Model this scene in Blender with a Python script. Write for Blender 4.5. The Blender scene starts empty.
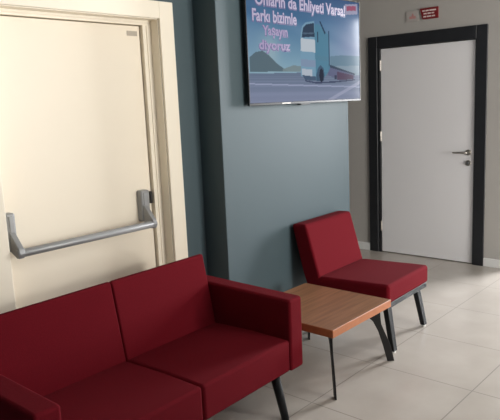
import bpy, bmesh, math, random
from mathutils import Vector, Matrix
random.seed(4)
scene = bpy.context.scene
COL = scene.collection

# ------------------------------------------------------------------ materials
def lin(c):
    return tuple(((v/255)/12.92 if v/255 <= 0.04045 else ((v/255+0.055)/1.055)**2.4) for v in c)

def mat(name, rgb, rough=0.6, metal=0.0, noise=0.0, nscale=30.0, bump=0.0, bscale=200.0, sheen=0.0, spec=0.5, coat=0.0):
    m = bpy.data.materials.new(name); m.use_nodes = True
    nt = m.node_tree; N = nt.nodes; L = nt.links
    b = N['Principled BSDF']
    b.inputs['Base Color'].default_value = (*rgb, 1)
    b.inputs['Roughness'].default_value = rough
    b.inputs['Metallic'].default_value = metal
    b.inputs['Specular IOR Level'].default_value = spec
    b.inputs['Sheen Weight'].default_value = sheen
    b.inputs['Sheen Roughness'].default_value = 0.5
    b.inputs['Coat Weight'].default_value = coat
    tc = N.new('ShaderNodeTexCoord')
    if sheen:
        b.inputs['Sheen Tint'].default_value = (*[min(1, v*1.6+.05) for v in rgb], 1)
    if noise:
        t = N.new('ShaderNodeTexNoise'); t.inputs['Scale'].default_value = nscale; t.inputs['Detail'].default_value = 4
        L.new(tc.outputs['Object'], t.inputs['Vector'])
        mx = N.new('ShaderNodeMix'); mx.data_type = 'RGBA'
        mx.inputs[6].default_value = (*[v*(1-noise) for v in rgb], 1)
        mx.inputs[7].default_value = (*[min(1, v*(1+noise)) for v in rgb], 1)
        L.new(t.outputs['Fac'], mx.inputs[0]); L.new(mx.outputs[2], b.inputs['Base Color'])
    if bump:
        t2 = N.new('ShaderNodeTexNoise'); t2.inputs['Scale'].default_value = bscale; t2.inputs['Detail'].default_value = 3
        L.new(tc.outputs['Object'], t2.inputs['Vector'])
        bp = N.new('ShaderNodeBump'); bp.inputs['Strength'].default_value = bump; bp.inputs['Distance'].default_value = 0.004
        L.new(t2.outputs['Fac'], bp.inputs['Height']); L.new(bp.outputs['Normal'], b.inputs['Normal'])
    return m

def emat(name, rgb, strength):
    m = bpy.data.materials.new(name); m.use_nodes = True
    b = m.node_tree.nodes['Principled BSDF']
    b.inputs['Base Color'].default_value = (0.01, 0.01, 0.01, 1); b.inputs['Roughness'].default_value = 0.25
    b.inputs['Emission Color'].default_value = (*rgb, 1); b.inputs['Emission Strength'].default_value = strength
    return m

TV_GAIN = 0.72
M = {}
M['teal'] = mat('teal_paint', (0.050, 0.080, 0.093), .55, noise=.06, nscale=2.5, bump=.05, bscale=60)
M['greige'] = mat('greige_paint', (0.44, 0.42, 0.395), .7, noise=.04, nscale=2, bump=.05, bscale=80)
M['white_wall'] = mat('off_white_paint', (0.40, 0.39, 0.375), .8, noise=.03, nscale=2)
M['ceiling'] = mat('ceiling_white', (0.72, 0.72, 0.71), .9, noise=.02, nscale=2)
M['cream'] = mat('cream_enamel', (0.86, 0.775, 0.635), .38, noise=.02, nscale=3)
M['cream_frame'] = mat('cream_frame_enamel', (0.87, 0.795, 0.66), .4, noise=.02, nscale=3)
M['white_door'] = mat('white_laminate', (0.84, 0.83, 0.845), .35, noise=.015, nscale=3)
M['door_trim'] = mat('charcoal_wood_trim', (0.016, 0.017, 0.020), .45, noise=.25, nscale=12)
M['base_white'] = mat('white_baseboard', (0.78, 0.78, 0.77), .45)
M['fabric'] = mat('red_upholstery', (0.122, 0.0048, 0.0100), .92, noise=.22, nscale=240, bump=.35, bscale=420, sheen=.05, spec=.08)
M['black'] = mat('black_powder_coat', (0.013, 0.014, 0.016), .5, spec=.25, bump=.05, bscale=300)
M['dark_plate'] = mat('black_steel_plate', (0.012, 0.011, 0.011), .5, spec=.25)
M['glide'] = mat('white_plastic_glide', (0.7, 0.7, 0.68), .4)
M['grey_metal'] = mat('grey_painted_metal', (0.31, 0.315, 0.32), .38, metal=.25, noise=.05, nscale=40)
M['dark_grey'] = mat('dark_grey_metal', (0.17, 0.175, 0.18), .4, metal=.3)
M['nickel'] = mat('brushed_nickel', (0.45, 0.42, 0.38), .3, metal=.9)
M['black_plastic'] = mat('black_plastic', (0.008, 0.008, 0.009), .35)
M['label_grey'] = mat('grey_label', (0.44, 0.39, 0.32), .6, noise=.1, nscale=90)
M['sign_red'] = mat('red_sign', (0.20, 0.012, 0.016), .4)
M['sign_white'] = mat('white_lettering', (0.72, 0.62, 0.60), .6)
M['sign_pale'] = mat('pale_plate', (0.44, 0.405, 0.385), .5)
M['sign_pink'] = mat('faded_red_print', (0.50, 0.25, 0.24), .5)
M['alu'] = mat('white_window_frame', (0.6, 0.6, 0.6), .4)

# pane: mostly clear glass
g = bpy.data.materials.new('window_glass'); g.use_nodes = True
nt = g.node_tree; nt.nodes.clear()
o_ = nt.nodes.new('ShaderNodeOutputMaterial'); mx = nt.nodes.new('ShaderNodeMixShader'); tr = nt.nodes.new('ShaderNodeBsdfTransparent'); gl = nt.nodes.new('ShaderNodeBsdfGlossy')
gl.inputs['Roughness'].default_value = .05; mx.inputs[0].default_value = .06
nt.links.new(tr.outputs[0], mx.inputs[1]); nt.links.new(gl.outputs[0], mx.inputs[2]); nt.links.new(mx.outputs[0], o_.inputs[0])
M['glass'] = g

# wood of the table top: grain running along the local X axis
def wood():
    m = bpy.data.materials.new('orange_brown_wood'); m.use_nodes = True
    nt = m.node_tree; N = nt.nodes; L = nt.links; b = N['Principled BSDF']
    tc = N.new('ShaderNodeTexCoord'); mp = N.new('ShaderNodeMapping'); mp.inputs['Scale'].default_value = (1.2, 22, 22)
    L.new(tc.outputs['Object'], mp.inputs['Vector'])
    n = N.new('ShaderNodeTexNoise'); n.inputs['Scale'].default_value = 2.2; n.inputs['Detail'].default_value = 6; n.inputs['Distortion'].default_value = .4
    L.new(mp.outputs[0], n.inputs['Vector'])
    r = N.new('ShaderNodeValToRGB')
    r.color_ramp.elements[0].position = .3; r.color_ramp.elements[0].color = (0.165, 0.076, 0.036, 1)
    r.color_ramp.elements[1].position = .72; r.color_ramp.elements[1].color = (0.29, 0.140, 0.072, 1)
    L.new(n.outputs['Fac'], r.inputs[0]); L.new(r.outputs[0], b.inputs['Base Color'])
    b.inputs['Roughness'].default_value = .38
    return m
M['wood'] = wood()
M['wood_edge'] = mat('orange_wood_edge', (0.36, 0.125, 0.048), .45, noise=.15, nscale=25)

# polished porcelain floor, square tiles of 0.604 m on the wall axes
def floor_mat():
    T = .604; OX, OY = 3.015, -.905
    m = bpy.data.materials.new('porcelain_tiles'); m.use_nodes = True
    nt = m.node_tree; N = nt.nodes; L = nt.links; b = N['Principled BSDF']
    geo = N.new('ShaderNodeNewGeometry'); sep = N.new('ShaderNodeSeparateXYZ'); L.new(geo.outputs['Position'], sep.inputs[0])
    def line(axis, off):
        a = N.new('ShaderNodeMath'); a.operation = 'SUBTRACT'; L.new(sep.outputs[axis], a.inputs[0]); a.inputs[1].default_value = off
        d = N.new('ShaderNodeMath'); d.operation = 'DIVIDE'; L.new(a.outputs[0], d.inputs[0]); d.inputs[1].default_value = T
        fr = N.new('ShaderNodeMath'); fr.operation = 'ROUND'; L.new(d.outputs[0], fr.inputs[0])
        s = N.new('ShaderNodeMath'); s.operation = 'SUBTRACT'; L.new(d.outputs[0], s.inputs[0]); L.new(fr.outputs[0], s.inputs[1])
        ab = N.new('ShaderNodeMath'); ab.operation = 'ABSOLUTE'; L.new(s.outputs[0], ab.inputs[0])
        lt = N.new('ShaderNodeMath'); lt.operation = 'LESS_THAN'; L.new(ab.outputs[0], lt.inputs[0]); lt.inputs[1].default_value = .0030/T
        return lt
    lx = line(0, OX); ly = line(1, OY)
    mxm = N.new('ShaderNodeMath'); mxm.operation = 'MAXIMUM'; L.new(lx.outputs[0], mxm.inputs[0]); L.new(ly.outputs[0], mxm.inputs[1])
    n = N.new('ShaderNodeTexNoise'); n.inputs['Scale'].default_value = 3.5; n.inputs['Detail'].default_value = 6; L.new(geo.outputs['Position'], n.inputs['Vector'])
    r = N.new('ShaderNodeValToRGB')
    r.color_ramp.elements[0].position = .3; r.color_ramp.elements[0].color = (0.42, 0.383, 0.34, 1)
    r.color_ramp.elements[1].position = .7; r.color_ramp.elements[1].color = (0.475, 0.435, 0.392, 1)
    L.new(n.outputs['Fac'], r.inputs[0])
    mx = N.new('ShaderNodeMix'); mx.data_type = 'RGBA'
    L.new(mxm.outputs[0], mx.inputs[0]); L.new(r.outputs[0], mx.inputs[6]); mx.inputs[7].default_value = (0.21, 0.187, 0.163, 1)
    L.new(mx.outputs[2], b.inputs['Base Color'])
    rr = N.new('ShaderNodeMapRange'); L.new(mxm.outputs[0], rr.inputs[0]); rr.inputs[3].default_value = .24; rr.inputs[4].default_value = .6
    L.new(rr.outputs[0], b.inputs['Roughness'])
    b.inputs['Specular IOR Level'].default_value = .5
    n2 = N.new('ShaderNodeTexNoise'); n2.inputs['Scale'].default_value = 5; L.new(geo.outputs['Position'], n2.inputs['Vector'])
    bp = N.new('ShaderNodeBump'); bp.inputs['Strength'].default_value = .04; bp.inputs['Distance'].default_value = .02
    L.new(n2.outputs['Fac'], bp.inputs['Height']); L.new(bp.outputs['Normal'], b.inputs['Normal'])
    return m
M['floor'] = floor_mat()

# ------------------------------------------------------------------ mesh helpers
def link(name, bm, m, parent=None, smooth=False, loc=None):
    me = bpy.data.meshes.new(name)
    bmesh.ops.recalc_face_normals(bm, faces=bm.faces[:])
    bm.to_mesh(me); bm.free()
    for x in (m if isinstance(m, (list, tuple)) else [m]): me.materials.append(x)
    o = bpy.data.objects.new(name, me); COL.objects.link(o)
    if smooth:
        for p in me.polygons: p.use_smooth = True
        w = o.modifiers.new('wn', 'WEIGHTED_NORMAL'); w.weight = 90
    if parent is not None: o.parent = parent
    if loc: o.location = loc
    return o

def box(bm, x0, x1, y0, y1, z0, z1, bev=0.0, seg=2, mi=0):
    t = bmesh.new()
    bmesh.ops.create_cube(t, size=1)
    for v in t.verts:
        v.co = ((x0+x1)/2+v.co.x*(x1-x0), (y0+y1)/2+v.co.y*(y1-y0), (z0+z1)/2+v.co.z*(z1-z0))
    if bev: bmesh.ops.bevel(t, geom=t.edges[:], offset=bev, segments=seg, affect='EDGES', profile=.5)
    merge(bm, t, mi); return bm

def merge(bm, t, mi=0):
    vm = {v: bm.verts.new(v.co) for v in t.verts}
    for f in t.faces:
        nf = bm.faces.new([vm[v] for v in f.verts]); nf.material_index = mi; nf.smooth = f.smooth
    t.free()

def prism(bm, pts, fn, w0, w1, bev=0.0, seg=2, mi=0):
    """closed outline pts (a,b) extruded from w0 to w1; fn(a,b,w) -> xyz"""
    t = bmesh.new()
    A = [t.verts.new(fn(a, b, w0)) for a, b in pts]; B = [t.verts.new(fn(a, b, w1)) for a, b in pts]
    t.faces.new(A); t.faces.new(B[::-1])
    n = len(pts)
    for i in range(n): t.faces.new((A[i], B[i], B[(i+1) % n], A[(i+1) % n]))
    bmesh.ops.recalc_face_normals(t, faces=t.faces[:])
    if bev: bmesh.ops.bevel(t, geom=t.edges[:], offset=bev, segments=seg, affect='EDGES', profile=.5)
    merge(bm, t, mi); return bm

def tube(bm, pts, rad, seg=12, flat=1.0, mi=0):
    """swept rod through pts; rad a number or one per point; flat squashes one section axis"""
    pts = [Vector(p) for p in pts]
    rs = rad if isinstance(rad, (list, tuple)) else [rad]*len(pts)
    rings = []
    for i, p in enumerate(pts):
        d = (pts[min(i+1, len(pts)-1)]-pts[max(i-1, 0)]).normalized()
        up = Vector((0, 0, 1)) if abs(d.z) < .9 else Vector((0, 1, 0))
        a = d.cross(up).normalized(); b = a.cross(d)
        rings.append([bm.verts.new(p+a*math.cos(2*math.pi*k/seg)*rs[i]*flat+b*math.sin(2*math.pi*k/seg)*rs[i]) for k in range(seg)])
    for r0, r1 in zip(rings, rings[1:]):
        for k in range(seg):
            f = bm.faces.new((r0[k], r0[(k+1) % seg], r1[(k+1) % seg], r1[k])); f.smooth = True; f.material_index = mi
    for r in (rings[0][::-1], rings[-1]):
        f = bm.faces.new(r); f.material_index = mi
    return bm

def empty(name, loc, rz=0):
    o = bpy.data.objects.new(name, None); COL.objects.link(o); o.location = loc; o.rotation_euler = (0, 0, rz)
    o.empty_display_size = .1
    return o

def tag(o, label, cat, group=None, kind=None):
    o['label'] = label; o['category'] = cat
    if group: o['group'] = group
    if kind: o['kind'] = kind
    return o

def struct(name, bm, m, label, cat):
    return tag(link(name, bm, m), label, cat, kind='structure')

def nb(): return bmesh.new()

# ------------------------------------------------------------------ room shell
XL, XR, YB, YE, ZC = -5.0, 5.43, -6.2, 2.6, 2.80
bm = nb(); box(bm, XL-.2, XR+.2, YB-.2, YE+.2, -.12, 0); struct('floor', bm, M['floor'], 'polished beige square floor tiles with thin grey joints', 'floor')
bm = nb(); box(bm, XL-.2, XR+.2, YB-.2, YE+.2, ZC, ZC+.12); struct('ceiling', bm, M['ceiling'], 'plain white ceiling above the waiting area', 'ceiling')

# left wall (the exit door's wall), recess and TV pier share the teal paint
DX0, DX1, DZ1 = 1.322, 2.318, 2.028
bm = nb()
box(bm, XL-.2, DX0, 0, .3, 0, ZC); box(bm, DX1, 2.586, 0, .3, 0, ZC); box(bm, DX0, DX1, 0, .3, DZ1, ZC)
box(bm, DX0, DX1, .24, .3, 0, DZ1)
struct('wall_left', bm, M['teal'], 'dark teal wall holding the cream exit door', 'wall')
bm = nb(); box(bm, 2.586, 3.94, -.183, YE, 0, ZC, .003, 1)
struct('wall_middle', bm, M['teal'], 'teal projecting wall behind the television and armchair', 'wall')
bm = nb(); box(bm, 3.94, XR, YE, YE+.2, 0, ZC)
struct('wall_back', bm, M['greige'], 'greige wall closing the passage beyond the teal wall', 'wall')

# right wall with the white door and, nearer the camera, a glazed entrance
WL, WR, WZ = .521, -.645, 2.123          # outer edges of the dark trim
PL, PR, PZ = .391, -.534, 2.004          # leaf
GY0, GY1, GZ = -3.2, -.87, 2.45         # glazed entrance
bm = nb()
box(bm, XR, XR+.2, PL+.02, YE+.2, 0, ZC)
box(bm, XR, XR+.2, PR-.02, PL+.02, PZ+.02, ZC)
box(bm, XR, XR+.2, GY1, PR-.02, 0, ZC)
box(bm, XR, XR+.2, GY0, GY1, GZ, ZC)
box(bm, XR, XR+.2, YB-.2, GY0, 0, ZC)
box(bm, XR+.12, XR+.2, PR-.02, PL+.02, 0, PZ+.02)
struct('wall_right', bm, M['greige'], 'greige wall holding the white door with dark trim', 'wall')

# wall behind the camera with a wide window
FX0, FX1, FZ0, FZ1 = 1.9, 4.3, .35, 2.45
bm = nb()
box(bm, XL-.2, FX0, YB-.2, YB, 0, ZC); box(bm, FX1, XR+.2, YB-.2, YB, 0, ZC)
box(bm, FX0, FX1, YB-.2, YB, 0, FZ0); box(bm, FX0, FX1, YB-.2, YB, FZ1, ZC)
struct('wall_front', bm, M['teal'], 'dark teal wall with a wide window behind the viewer', 'wall')
bm = nb(); box(bm, XL-.2, XL, YB, 0, 0, ZC)
struct('wall_side', bm, M['teal'], 'dark teal wall far to the left of the exit door', 'wall')

bm = nb(); box(bm, .3, 2.85, -3.85, -3.70, 0, 1.30, .01, 1)  # unseen partition, added to keep low window light off the sofa
struct('shade_partition', bm, M['white_wall'], 'unseen chest high partition added behind the viewer to shade the sofa', 'partition')

def window(name, label, horizontal, a0, a1, z0, z1, pos, nm):
    bm = nb(); w = .05
    def bx(b, A0, A1, Z0, Z1, d0, d1):
        if horizontal: box(b, A0, A1, pos+d0, pos+d1, Z0, Z1)
        else: box(b, pos+d0, pos+d1, A0, A1, Z0, Z1)
    bx(bm, a0, a1, z0, z0+w, -.03, .03); bx(bm, a0, a1, z1-w, z1, -.03, .03)
    for i in range(nm+1):
        c = a0+w/2+(a1-a0-w)*i/nm
        bx(bm, c-w/2, c+w/2, z0+w, z1-w, -.03, .03)
    f = struct(name, bm, M['alu'], label, 'window')
    for i in range(nm):
        p = nb(); c0 = a0+w+(a1-a0-w)*i/nm; c1 = a0+(a1-a0-w)*(i+1)/nm
        bx(p, c0, c1, z0+w, z1-w, -.004, .004); link('pane', p, M['glass'], f)
    return f
window('window_1', 'wide white framed window behind the viewer', True, FX0, FX1, FZ0, FZ1, YB-.08, 3)
window('window_2', 'tall glazed entrance to the right of the view', False, GY0, GY1, 0, GZ, XR+.08, 2)

# baseboards of the right wall
bm = nb(); box(bm, XR-.014, XR, WL, YE, 0, .077, .003, 1)
struct('baseboard_right', bm, M['base_white'], 'white baseboard left of the white door', 'baseboard')
bm = nb(); box(bm, XR-.014, XR, GY1, WR, 0, .077, .003, 1)
struct('baseboard_right.001', bm, M['base_white'], 'white baseboard right of the white door', 'baseboard')
bm = nb(); box(bm, 3.94, XR-.014, YE-.014, YE, 0, .077, .003, 1)
struct('baseboard_back', bm, M['base_white'], 'white baseboard at the end of the passage', 'baseboard')

# ------------------------------------------------------------------ exit door (cream)
bm = nb()
# flat casing round the opening, then a step, then the stop against the leaf
C0, C1, CZ = DX0-.10, 2.418, 2.120
box(bm, C0, DX0, -.016, 0.0, 0, CZ, .003, 2); box(bm, DX1, C1, -.016, 0.0, 0, CZ, .003, 2); box(bm, DX0, DX1, -.016, 0.0, DZ1, CZ, .003, 2)
# lining: a reveal, a flat stop with a fine groove, then the leaf
YS = .066
for (r0, r1, ya) in ((0.0, .030, YS), (.030, .034, YS+.006), (.034, .058, YS)):
    box(bm, DX1-r1, DX1-r0, ya, .24, 0, DZ1-.030)
for (r0, r1, ya) in ((0.0, .016, YS), (.016, .019, YS+.006), (.019, .030, YS)):
    box(bm, DX0+.012, DX1, ya, .24, DZ1-r1, DZ1-r0)
box(bm, DX0, DX0+.012, YS, .24, 0, DZ1)
box(bm, DX0, DX1, .0, YS, DZ1-.004, DZ1); box(bm, DX1-.004, DX1, .0, YS, 0, DZ1); box(bm, DX0, DX0+.004, .0, YS, 0, DZ1)
struct('trim_1', bm, M['cream_frame'], 'cream stepped frame around the exit door', 'door frame')
door = nb(); box(door, DX0+.012, 2.253, .088, .15, .006, 1.994, .002, 1)
exit_door = struct('door_1', door, M['cream'], 'flat cream exit door with a push bar behind the sofa', 'door')
b = nb(); box(b, 2.166, 2.236, .0865, .0885, 1.940, 1.966); lab = link('door_label', b, M['label_grey'], exit_door); lab['label'] = 'small grey label in the corner'
# push bar with its two end cases
b = nb(); tube(b, [(1.352, -.015, .905), (1.36, -.015, .905), (2.175, -.015, .905), (2.183, -.015, .905)], [.016, .020, .020, .016], 16)
bar = link('push_bar', b, M['grey_metal'], exit_door); bar['label'] = 'grey horizontal push bar'
def endcase(x0, x1, z0, z1, lx):
    b = nb(); box(b, x0, x1, .045, .0995, z0, z1, .012, 3)
    box(b, x0+.012, x1-.012, .039, .048, z0+.09, z1-.012, .004, 2)
    c = link('end_case', b, M['grey_metal'], bar, smooth=True)
    b = nb()
    prism(b, [(.085, z0+.02), (.085, z0+.095), (.04, z0+.095), (-.03, .928), (-.037, .905), (-.025, .882), (-.002, .880), (.05, z0+.0)], lambda a, c_, w: (w, a, c_), lx-.014, lx+.014, .004, 2)
    link('lever_arm', b, M['grey_metal'], bar, smooth=True)
endcase(1.350, 1.398, .905, 1.090, 1.372)
endcase(2.150, 2.210, .912, 1.092, 2.172)
b = nb(); box(b, 2.236, 2.2525, .074, .0995, 1.005, 1.075, .003, 1); k = link('latch', b, M['black_plastic'], exit_door); k['label'] = 'black latch at the frame edge'

# ------------------------------------------------------------------ white door in dark trim
bm = nb()
def rframe(y0, y1, yo0, yo1, zt, zi, xa, xb, bev=.003):
    box(bm, xa, xb, yo0, y0, 0, zt, bev, 1); box(bm, xa, xb, y1, yo1, 0, zt, bev, 1); box(bm, xa, xb, y0, y1, zi, zt, bev, 1)
rframe(PR-.012, PL+.032, WR, WL, WZ, PZ+.008, XR-.016, XR)          # architrave
rframe(PR-.004, PL+.004, PR-.02, PL+.04, PZ+.02, PZ+.004, XR-.006, XR+.12, .001)   # lining
struct('trim_2', bm, M['door_trim'], 'charcoal wood trim around the white door', 'door frame')
b = nb(); box(b, XR+.004, XR+.046, PR, PL, .008, PZ, .002, 1)
wd = struct('door_2', b, M['white_door'], 'plain white door in charcoal trim on the right wall', 'door')
b = nb(); box(b, XR-.009, XR+.006, PL-.004, PL+.012, 1.80, 1.90, .003, 1); h = link('hinge', b, M['nickel'], wd); h['label'] = 'small pale hinge near the top'
b = nb(); box(b, XR-.009, XR+.006, PL-.004, PL+.012, 1.12, 1.22, .003, 1); link('hinge', b, M['nickel'], wd)
b = nb(); box(b, XR-.009, XR+.006, PL-.004, PL+.012, .22, .32, .003, 1); link('hinge', b, M['nickel'], wd)
HX = XR+.004
b = nb(); tube(b, [(HX, -.487, 1.026), (HX-.008, -.487, 1.026), (HX-.010, -.487, 1.026)], [.026, .026, .022], 24)
ros = link('handle_rosette', b, M['nickel'], wd)
b = nb(); tube(b, [(HX-.008, -.487, 1.026), (HX-.040, -.487, 1.026), (HX-.050, -.480, 1.026), (HX-.052, -.46, 1.026), (HX-.050, -.36, 1.027)], [.010, .010, .0105, .010, .008], 12)
link('handle_lever', b, M['nickel'], ros)
b = nb(); tube(b, [(HX, -.487, .932), (HX-.008, -.487, .932), (HX-.010, -.487, .932)], [.026, .026, .022], 24)
lk = link('lock_escutcheon', b, M['nickel'], wd)
b = nb(); tube(b, [(HX-.008, -.487, .934), (HX-.022, -.487, .934)], .009, 14); link('lock_cylinder', b, M['dark_grey'], lk)

# ------------------------------------------------------------------ upholstered pieces
def pillow(x0, x1, prof, bev=.018, seg=4):
    """side outline prof (y,z) extruded between x0 and x1 with rounded edges"""
    b = nb(); prism(b, prof, lambda a, c, w: (w, a, c), x0, x1, bev, seg); return b

def seam(bm, x, pts, r=.0035):
    tube(bm, [(x, y, z) for y, z in pts], r, 6)

def straight_leg(top, bot, w0=.024, w1=.018):
    b = nb(); tube(b, [top, Vector(top).lerp(Vector(bot), .5), bot], [w0, (w0+w1)/2, w1], 14, flat=.8)
    return b

# --- red two-seat sofa in front of the exit door
sofa = empty('two_seat_sofa', (1.62, -.55, 0))
tag(sofa, 'dark red two-seat sofa standing in front of the cream exit door', 'sofa')
def S(o): o.location = -Vector(sofa.location); return o
SX0, SX1, MID = .885, 2.366, 1.647
AI0, AI1 = SX0+.105, 2.261
YF, ZB, ZS, ZA = -.896, .222, .391, .592
def armrest(x0, x1):
    b = nb(); prism(b, [(YF, ZB), (-.205, ZB), (-.205, ZA+.012), (YF, ZA)], lambda a, c, w: (w, a, c), x0, x1, .016, 4)
    return S(link('armrest', b, M['fabric'], sofa, smooth=True))
armrest(SX0, AI0); armrest(AI1, SX1)
for x0, x1 in ((AI0+.001, MID-.0015), (MID+.0015, AI1-.001)):
    b = nb()
    prism(b, [(YF+.004, ZB+.004), (-.30, ZB+.004), (-.30, ZS-.016), (-.44, ZS-.004), (-.66, ZS+.003), (YF+.004, ZS)], lambda a, c, w: (w, a, c), x0, x1, .016, 4)
    S(link('seat_cushion', b, M['fabric'], sofa, smooth=True))
    b = nb()
    prism(b, [(-.395, ZS-.02), (-.25, ZS-.02), (-.205, .680), (-.225, .702), (-.305, .757), (-.322, .752)], lambda a, c, w: (w, a, c), x0, x1, .010, 3)
    S(link('back_cushion', b, M['fabric'], sofa, smooth=True))
b = nb(); box(b, AI0, AI1, -.262, -.205, ZB+.01, ZS+.05, .006, 2); box(b, AI0-.02, AI1+.02, YF+.04, -.22, ZB-.012, ZB+.012, .003, 1)
S(link('base_frame', b, M['fabric'], sofa, smooth=True))
for (tx, ty, bx_, by_) in ((2.176, -.855, 2.192, -.900), (1.06, -.855, 1.044, -.900), (2.176, -.30, 2.192, -.262), (1.06, -.30, 1.044, -.262)):
    l = S(link('leg', straight_leg((tx, ty, ZB), (bx_, by_, .0), .026, .021), M['black'], sofa)); l['label'] = 'black metal leg'

sofa.location.x -= .0076; sofa.location.y -= .0164; sofa.rotation_euler.z = .022

# --- red armless chair against the teal wall
CH = (3.498, -.903)
chair = empty('armless_chair', (CH[0], CH[1], 0), .028)
tag(chair, 'red armless upholstered chair below the television against the teal wall', 'chair')
hw = .286
b = nb(); prism(b, [(0.0, .303), (.56, .298), (.58, .385), (.49, .408), (0.0, .426)], lambda a, c, w: (w, a, c), -hw, hw, .022, 4)
link('seat', b, M['fabric'], chair, smooth=True)
b = nb(); prism(b, [(.497, .400), (.535, .345), (.60, .335), (.630, .42), (.708, .725), (.702, .742), (.607, .746), (.594, .732)], lambda a, c, w: (w, a, c), -hw, hw, .014, 4)
link('backrest', b, M['fabric'], chair, smooth=True)
b = nb()
for sx in (-1, 1):
    box(b, sx*(hw-.022)-.018, sx*(hw-.022)+.018, .012, .60, .268, .303, .003, 1)
box(b, -hw+.04, hw-.04, .012, .048, .268, .303, .003, 1); box(b, -hw+.04, hw-.04, .56, .60, .268, .303, .003, 1)
sf_ = link('seat_frame', b, M['black'], chair); sf_['label'] = 'black steel frame under the seat'
for sx in (-1, 1):
    for (ty, by) in ((.062, .016), (.56, .60)):
        b = nb(); tx, bx_ = sx*(hw-.068), sx*(hw-.038)
        if sx < 0: tx, bx_ = -(hw-.030), -(hw-.016)
        if sx < 0 and by < .1: ty, by = .028, -.022
        # rectangular steel bar, slightly splayed
        pts = [(tx, ty, .286), (bx_, by, .012)]
        rings = []
        for (x, y, z), (u, v) in zip(pts, ((.026, .018), (.021, .016))):
            rings.append([b.verts.new((x+sx_*u, y+sy_*v, z)) for sx_, sy_ in ((-1, -1), (1, -1), (1, 1), (-1, 1))])
        b.faces.new(rings[0][::-1]); b.faces.new(rings[1])
        for q in range(4): b.faces.new((rings[0][q], rings[0][(q+1) % 4], rings[1][(q+1) % 4], rings[1][q]))
        bmesh.ops.recalc_face_normals(b, faces=b.faces[:])
        bmesh.ops.bevel(b, geom=b.edges[:], offset=.004, segments=2, affect='EDGES', profile=.5)
        lg = link('leg', b, M['black'], chair); lg['label'] = 'black steel leg'
        b = nb(); tube(b, [(bx_, by, .0), (bx_, by, .013)], .013, 14); gd = link('foot_glide', b, M['glide'], lg); gd['label'] = 'white plastic foot'

# ------------------------------------------------------------------ side table
TX0, TX1, TY0, TY1, TZ0, TZ1 = 2.498, 3.103, -.987, -.369, .340, .384
table = empty('side_table', ((TX0+TX1)/2, (TY0+TY1)/2, 0))
tag(table, 'low square wooden side table on black plate legs between sofa and chair', 'table')
cx, cy = (TX0+TX1)/2, (TY0+TY1)/2
b = nb(); box(b, TX0-cx, TX1-cx, TY0-cy, TY1-cy, TZ0, TZ1, .002, 1)
for f in b.faces:
    f.normal_update(); f.material_index = 0 if abs(f.normal.z) > .9 else 1
top = link('tabletop', b, [M['wood'], M['wood_edge']], table)
out = [(-.150, TZ0), (-.150, .292), (-.110, .255), (-.078, .190), (-.050, .100), (-.024, .0), (.017, .0), (.006, .050), (-.010, .110), (-.036, .175), (-.060, .235), (-.066, .300), (-.060, TZ0)]
for sx in (-1, 1):
    for sy in (-1, 1):
        ft = Vector((TX1-cx+.010 if sx > 0 else -(TX1-cx-.018), sy*(TY1-cy-.006 if sy > 0 else cy-TY0-.006), 0)); d = Vector((sx, sy, 0)).normalized(); n = Vector((-d.y, d.x, 0))
        b = nb(); prism(b, out, lambda a, c, w: tuple(ft+d*a+n*w+Vector((0, 0, c))), -.005, .005, .0015, 1)
        l = link('leg', b, M['dark_plate'], table); l['label'] = 'black bent steel plate leg'

# ------------------------------------------------------------------ television
TVX0, TVX1, TVZ0, TVY = 2.790, 4.043, 1.531, -.226
TVZ1 = TVZ0+.706
TK = (2.692+TVY)/(2.692-.27)          # advert layout was measured on a plane a little nearer
tv = empty('wall_mounted_television', (3.35, -.183, TVZ0))
tag(tv, 'wall mounted flat television showing a blue truck advert on the teal wall', 'television')
def Tt(o): o.location = -Vector(tv.location); return o
b = nb(); box(b, TVX0+.002, TVX1-.002, TVY+.004, TVY+.018, TVZ0+.002, TVZ1-.002, .003, 2); box(b, TVX0+.12, TVX1-.12, TVY+.016, TVY+.034, TVZ0+.05, TVZ1-.1, .008, 2); box(b, 3.0, 3.7, TVY+.03, TVY+.040, TVZ0+.08, TVZ0+.5, .006, 1)
Tt(link('housing', b, M['black_plastic'], tv))
b = nb(); e = .009
box(b, TVX0, TVX1, TVY-.003, TVY+.006, TVZ0, TVZ0+.016, .002, 1); box(b, TVX0, TVX1, TVY-.003, TVY+.006, TVZ1-e, TVZ1, .002, 1)
box(b, TVX0, TVX0+e, TVY-.003, TVY+.006, TVZ0+.016, TVZ1-e, .002, 1); box(b, TVX1-e, TVX1, TVY-.003, TVY+.006, TVZ0+.016, TVZ1-e, .002, 1)
bz = Tt(link('bezel', b, M['black_plastic'], tv))
b = nb(); box(b, 3.10, 3.19, TVY-.0045, TVY-.003, TVZ0+.005, TVZ0+.011)
mk = link('maker_badge', b, M['nickel'], bz); mk['label'] = 'small silver badge'
b = nb(); box(b, 3.30, 3.40, TVY+.0, TVY+.03, TVZ0-.008, TVZ0+.002, .002, 1); Tt(link('sensor_bump', b, M['black_plastic'], tv))
b = nb(); box(b, 3.2, 3.5, TVY+.035, -.1832, TVZ0+.15, TVZ0+.42, .004, 1); Tt(link('wall_bracket', b, M['dark_grey'], tv))

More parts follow.
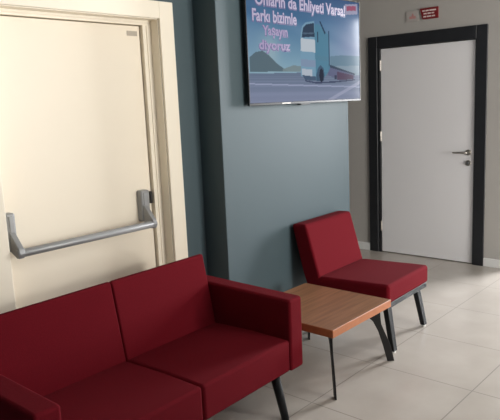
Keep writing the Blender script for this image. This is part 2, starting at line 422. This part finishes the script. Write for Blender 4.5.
# the picture on the screen, painted on a fine grid (x, z in metres on the wall)
def inside(poly, x, y):
    c = False; n = len(poly); j = n-1
    for i in range(n):
        xi, yi = poly[i]; xj, yj = poly[j]
        if (yi > y) != (yj > y) and x < (xj-xi)*(y-yi)/(yj-yi)+xi: c = not c
        j = i
    return c
def mixc(a, b, t):
    t = max(0, min(1, t)); return tuple(p+(q-p)*t for p, q in zip(a, b))
HZ = 1.725
ROOF = 2.035
shapes = [  # (outline, srgb colour)
    ([(2.74, 1.80), (2.80, 1.83), (2.86, 1.84), (2.92, 1.815), (3.00, 1.765), (3.10, 1.722), (2.74, 1.715)], (92, 112, 122)),
    ([(3.05, 1.735), (3.16, 1.76), (3.24, 1.755), (3.24, 1.72), (3.05, 1.72)], (130, 148, 152)),
    ([(3.57, 1.825), (3.70, 1.835), (3.96, 1.835), (3.96, 1.765), (3.57, 1.755)], (108, 140, 160)),
    ([(3.57, 1.76), (3.96, 1.77), (3.96, 1.70), (3.57, 1.69)], (140, 162, 178)),
    # trailer, low deck behind the cab
    ([(3.54, 1.765), (3.60, 1.755), (3.87, 1.715), (3.88, 1.685), (3.60, 1.685), (3.54, 1.70)], (100, 104, 138)),
    ([(3.54, 1.775), (3.70, 1.745), (3.88, 1.712), (3.88, 1.702), (3.70, 1.731), (3.54, 1.755)], (52, 70, 92)),
    ([(3.65, 1.725), (3.86, 1.70), (3.86, 1.672), (3.65, 1.668)], (88, 66, 92)),
    ([(3.62, 1.70), (3.645, 1.70), (3.645, 1.672), (3.62, 1.672)], (52, 60, 84)),
    # cab: side, then front
    ([(3.385, 2.020), (3.44, 2.030), (3.555, 1.965), (3.565, 1.74), (3.52, 1.70), (3.46, 1.665), (3.385, 1.665)], (84, 138, 164)),
    ([(3.40, 1.83), (3.55, 1.82), (3.55, 1.79), (3.40, 1.80)], (90, 138, 162)),
    ([(3.245, 1.955), (3.262, 2.005), (3.300, 2.030), (3.395, 2.045), (3.400, 1.665), (3.36, 1.662), (3.235, 1.695)], (128, 168, 194)),
    ([(3.245, 1.93), (3.40, 1.925), (3.40, 1.845), (3.24, 1.85)], (208, 216, 224)),  # pale band: screen glare on the cab front, painted into the picture
    ([(3.24, 1.80), (3.40, 1.795), (3.40, 1.75), (3.24, 1.755)], (138, 158, 186)),
    ([(3.245, 1.74), (3.36, 1.735), (3.36, 1.69), (3.245, 1.70)], (196, 204, 216)),
    ([(3.25, 1.700), (3.40, 1.690), (3.40, 1.664), (3.28, 1.668)], (70, 90, 116)),
    # windscreen, mirrors, spoiler, exhaust stack
    ([(3.255, 1.935), (3.272, 1.995), (3.305, 2.018), (3.392, 2.032), (3.395, 1.945)], (40, 58, 80)),
    ([(3.27, 1.965), (3.39, 1.972), (3.39, 1.962), (3.27, 1.955)], (84, 108, 130)),
    ([(3.425, 1.98), (3.437, 1.98), (3.437, 1.91), (3.425, 1.91)], (44, 66, 90)),
    ([(3.452, 2.045), (3.468, 2.045), (3.525, 1.975), (3.512, 1.965)], (38, 62, 88)),
    ([(3.553, 1.99), (3.566, 1.99), (3.566, 1.765), (3.553, 1.765)], (50, 78, 104)),
    # wheel arch and tyres
    ([(3.405, 1.70), (3.425, 1.745), (3.455, 1.765), (3.49, 1.745), (3.50, 1.70), (3.49, 1.66), (3.405, 1.66)], (64, 90, 116)),
    ([(3.437, 1.70), (3.447, 1.735), (3.466, 1.745), (3.484, 1.73), (3.490, 1.695), (3.482, 1.665), (3.466, 1.652), (3.447, 1.662)], (26, 36, 56)),
    ([(3.28, 1.668), (3.40, 1.655), (3.62, 1.660), (3.88, 1.672), (3.88, 1.664), (3.62, 1.650), (3.40, 1.645), (3.28, 1.660)], (60, 70, 100)),
    # emblem, top right
    ([(3.77, 2.180), (3.925, 2.195), (3.925, 2.125), (3.77, 2.11)], (176, 172, 198)),
    ([(3.785, 2.170), (3.905, 2.180), (3.905, 2.148), (3.785, 2.138)], (168, 84, 112)),
]
def paint(x, z):
    x = x/TK; z = 1.55+(z-1.55)/TK
    if z > HZ-.006*math.sin(x*3):
        t = (z-HZ)/.42
        c = mixc((150, 186, 204), (76, 120, 160), t*1.25)
        c = mixc(c, (54, 86, 130), (t-.75)*2.2)
        c = mixc(c, (146, 156, 194), min(1, max(0, (x-3.50)/.3))*.75*max(0, 1-abs(t-.45)*1.2))
        k = .5+.5*math.sin(x*9+z*21+2*math.sin(z*17+x*3)); c = mixc(c, (172, 192, 216), .20*k*(1-abs(t-.4)))
        c = mixc(c, (200, 214, 214), .75*math.exp(-((x-2.95)/.09)**2-((z-1.86)/.10)**2)*.6)
    else:
        t = (HZ-z)/.19
        c = mixc((108, 124, 148), (142, 150, 178), t)
        k = math.sin((z-1.5)*55/(0.25+t)+x*.7); c = mixc(c, (162, 170, 200), .25*max(0, k))
        if abs((z-1.66)+(x-2.74)*.025) < .004: c = (166, 174, 204)
        if x > 3.55 and abs((z-1.560)-(x-3.62)*.30) < .012: c = mixc(c, (182, 186, 212), .6)
    for poly, col in shapes:
        if inside(poly, x-.018, z-.012): c = mixc(c, col, .92)
    return c
GX, GZn = 300, 168
b = nb(); lay = b.verts.layers.float_color.new('picture')
x0, x1, z0, z1 = TVX0+e, TVX1-e, TVZ0+.016, TVZ1-e
grid = []
for j in range(GZn+1):
    row = []
    for i in range(GX+1):
        x = x0+(x1-x0)*i/GX; z = z0+(z1-z0)*j/GZn
        v = b.verts.new((x, TVY, z)); r_ = lin(paint(x, z)); v[lay] = (*r_, 1); row.append(v)
    grid.append(row)
for j in range(GZn):
    for i in range(GX): b.faces.new((grid[j][i], grid[j][i+1], grid[j+1][i+1], grid[j+1][i]))
sm = bpy.data.materials.new('lit_screen'); sm.use_nodes = True
pb = sm.node_tree.nodes['Principled BSDF']; at = sm.node_tree.nodes.new('ShaderNodeAttribute'); at.attribute_name = 'picture'
pb.inputs['Base Color'].default_value = (.006, .006, .007, 1); pb.inputs['Roughness'].default_value = .10; pb.inputs['Specular IOR Level'].default_value = .05
sm.node_tree.links.new(at.outputs['Color'], pb.inputs['Emission Color']); pb.inputs['Emission Strength'].default_value = TV_GAIN
screen = Tt(link('screen', b, sm, tv)); screen['label'] = 'lit screen with a truck on a road'

def text_mesh(txt, size, width, mats, depth=.0, bold=.0):
    cu = bpy.data.curves.new('caption', 'FONT'); cu.body = txt; cu.size = size; cu.offset = bold; cu.extrude = depth; cu.resolution_u = 3
    to = bpy.data.objects.new('caption', cu); COL.objects.link(to)
    bpy.context.view_layer.update()
    me = bpy.data.meshes.new_from_object(to.evaluated_get(bpy.context.evaluated_depsgraph_get()))
    bpy.data.objects.remove(to); bpy.data.curves.remove(cu)
    xs = [v.co.x for v in me.vertices]; a, c = min(xs), max(xs); k = width/(c-a)
    for v in me.vertices: v.co.x = (v.co.x-a)*k
    me.materials.clear(); me.materials.append(mats)
    return me
txt_fill = emat('caption_pink', lin((190, 180, 212)), TV_GAIN)
txt_edge = emat('caption_outline', lin((104, 98, 150)), TV_GAIN)
txt_pink = emat('caption_faded_pink', lin((160, 142, 188)), TV_GAIN)
def caption(txt, x, z, w, size, fill):
    x *= TK; z = 1.55+(z-1.55)*TK; w *= TK; size *= TK
    for me, dy, dx, dz in ((text_mesh(txt, size, w+.008, txt_edge, bold=.006), -.0012, -.003, -.004), (text_mesh(txt, size, w, fill, bold=.0022), -.0022, 0, 0)):
        o = bpy.data.objects.new('caption', me); COL.objects.link(o); o.parent = screen
        o.rotation_euler = (math.pi/2, 0, 0); o.location = (x+dx, TVY+dy, z+dz)
caption('Onların da Ehliyeti Varsa!', 2.825, 2.115, .955, .095, txt_fill)
caption('Farkı bizimle', 2.797, 2.022, .425, .095, txt_fill)
caption('Yaşayın', 2.885, 1.945, .24, .078, txt_pink)
caption('diyoruz', 2.848, 1.862, .30, .075, txt_pink)

# ------------------------------------------------------------------ signs above the white door
SY0, SY1, SZ0, SZ1 = -.197, -.020, 2.226, 2.324
b = nb(); prism(b, [(SY1+.0, SZ1), (SY0, SZ1), (SY0, SZ0), (SY1-.028, SZ0)], lambda a, c, w: (w, a, c), XR-.012, XR-.0005, .001, 1)
sg = tag(link('wall_sign', b, M['sign_red']), 'small dark red sign with three white lines above the white door', 'sign')
b = nb()
rows = [(2.300, [(-.045, -.070), (-.076, -.108), (-.114, -.176)]), (2.275, [(-.058, -.088), (-.096, -.128), (-.134, -.160)]), (2.249, [(-.056, -.084), (-.090, -.132), (-.138, -.168)])]
for z, segs in rows:
    for a, c in segs: box(b, XR-.0132, XR-.0118, c, a, z-.006, z+.006)
link('lettering', b, M['sign_white'], sg)['label'] = 'white lettering'
b = nb(); box(b, XR-.006, XR-.0005, -.002, .118, 2.222, 2.316, .002, 1)
sp = tag(link('wall_plate', b, M['sign_pale']), 'small pale plate with a faded red mark left of the red sign', 'plate')
b = nb(); box(b, XR-.0075, XR-.0058, .022, .085, 2.245, 2.268, .0005, 1)
prism(b, [(.040, 2.268), (.064, 2.268), (.057, 2.292), (.047, 2.292)], lambda a, c, w: (w, a, c), XR-.0075, XR-.0058)
link('red_mark', b, M['sign_pink'], sp)['label'] = 'faded red mark'

# ------------------------------------------------------------------ light
def area(name, loc, target, sx, sy, power, color):
    l = bpy.data.lights.new(name, 'AREA'); l.shape = 'RECTANGLE'; l.size = sx; l.size_y = sy; l.energy = power; l.color = color
    o = bpy.data.objects.new(name, l); COL.objects.link(o); o.location = loc
    o.rotation_euler = (Vector(target)-Vector(loc)).to_track_quat('-Z', 'Y').to_euler()
    return o
area('window_daylight', ((FX0+FX1)/2, YB-.35, (FZ0+FZ1)/2), ((FX0+FX1)/2, 0, (FZ0+FZ1)/2), FX1-FX0, FZ1-FZ0, 425, (1.0, .97, .92))
area('entrance_daylight', (XR+2.6, -1.95, 1.75), (XR-1.4, -1.0, .3), 1.2, 1.8, 470, (.97, .98, 1.0))
w = bpy.data.worlds.new('World'); scene.world = w; w.use_nodes = True
bg = w.node_tree.nodes['Background']; bg.inputs[0].default_value = (.75, .85, 1, 1); bg.inputs[1].default_value = .5

# ------------------------------------------------------------------ camera
f, yaw, pitch, roll = 616.1, math.radians(41.839), math.radians(9.847), math.radians(-2.575)
Fv = Vector((math.cos(yaw)*math.cos(pitch), math.sin(yaw)*math.cos(pitch), -math.sin(pitch)))
r0 = Vector((math.sin(yaw), -math.cos(yaw), 0)); u0 = r0.cross(Fv)
R = r0*math.cos(roll)+u0*math.sin(roll); U = u0*math.cos(roll)-r0*math.sin(roll)
cam = bpy.data.cameras.new('Camera'); co = bpy.data.objects.new('Camera', cam); COL.objects.link(co)
cam.sensor_fit = 'HORIZONTAL'; cam.sensor_width = 36; cam.lens = 36*f/500; cam.clip_start = .05
m = Matrix((R, U, -Fv)).transposed().to_4x4(); m.translation = Vector((0, -2.692, 1.55)); co.matrix_world = m
scene.camera = co

vs = scene.view_settings
vs.view_transform = 'Standard'; vs.look = 'None'; vs.gamma = 1; vs.use_curve_mapping = False; vs.exposure = 0.0
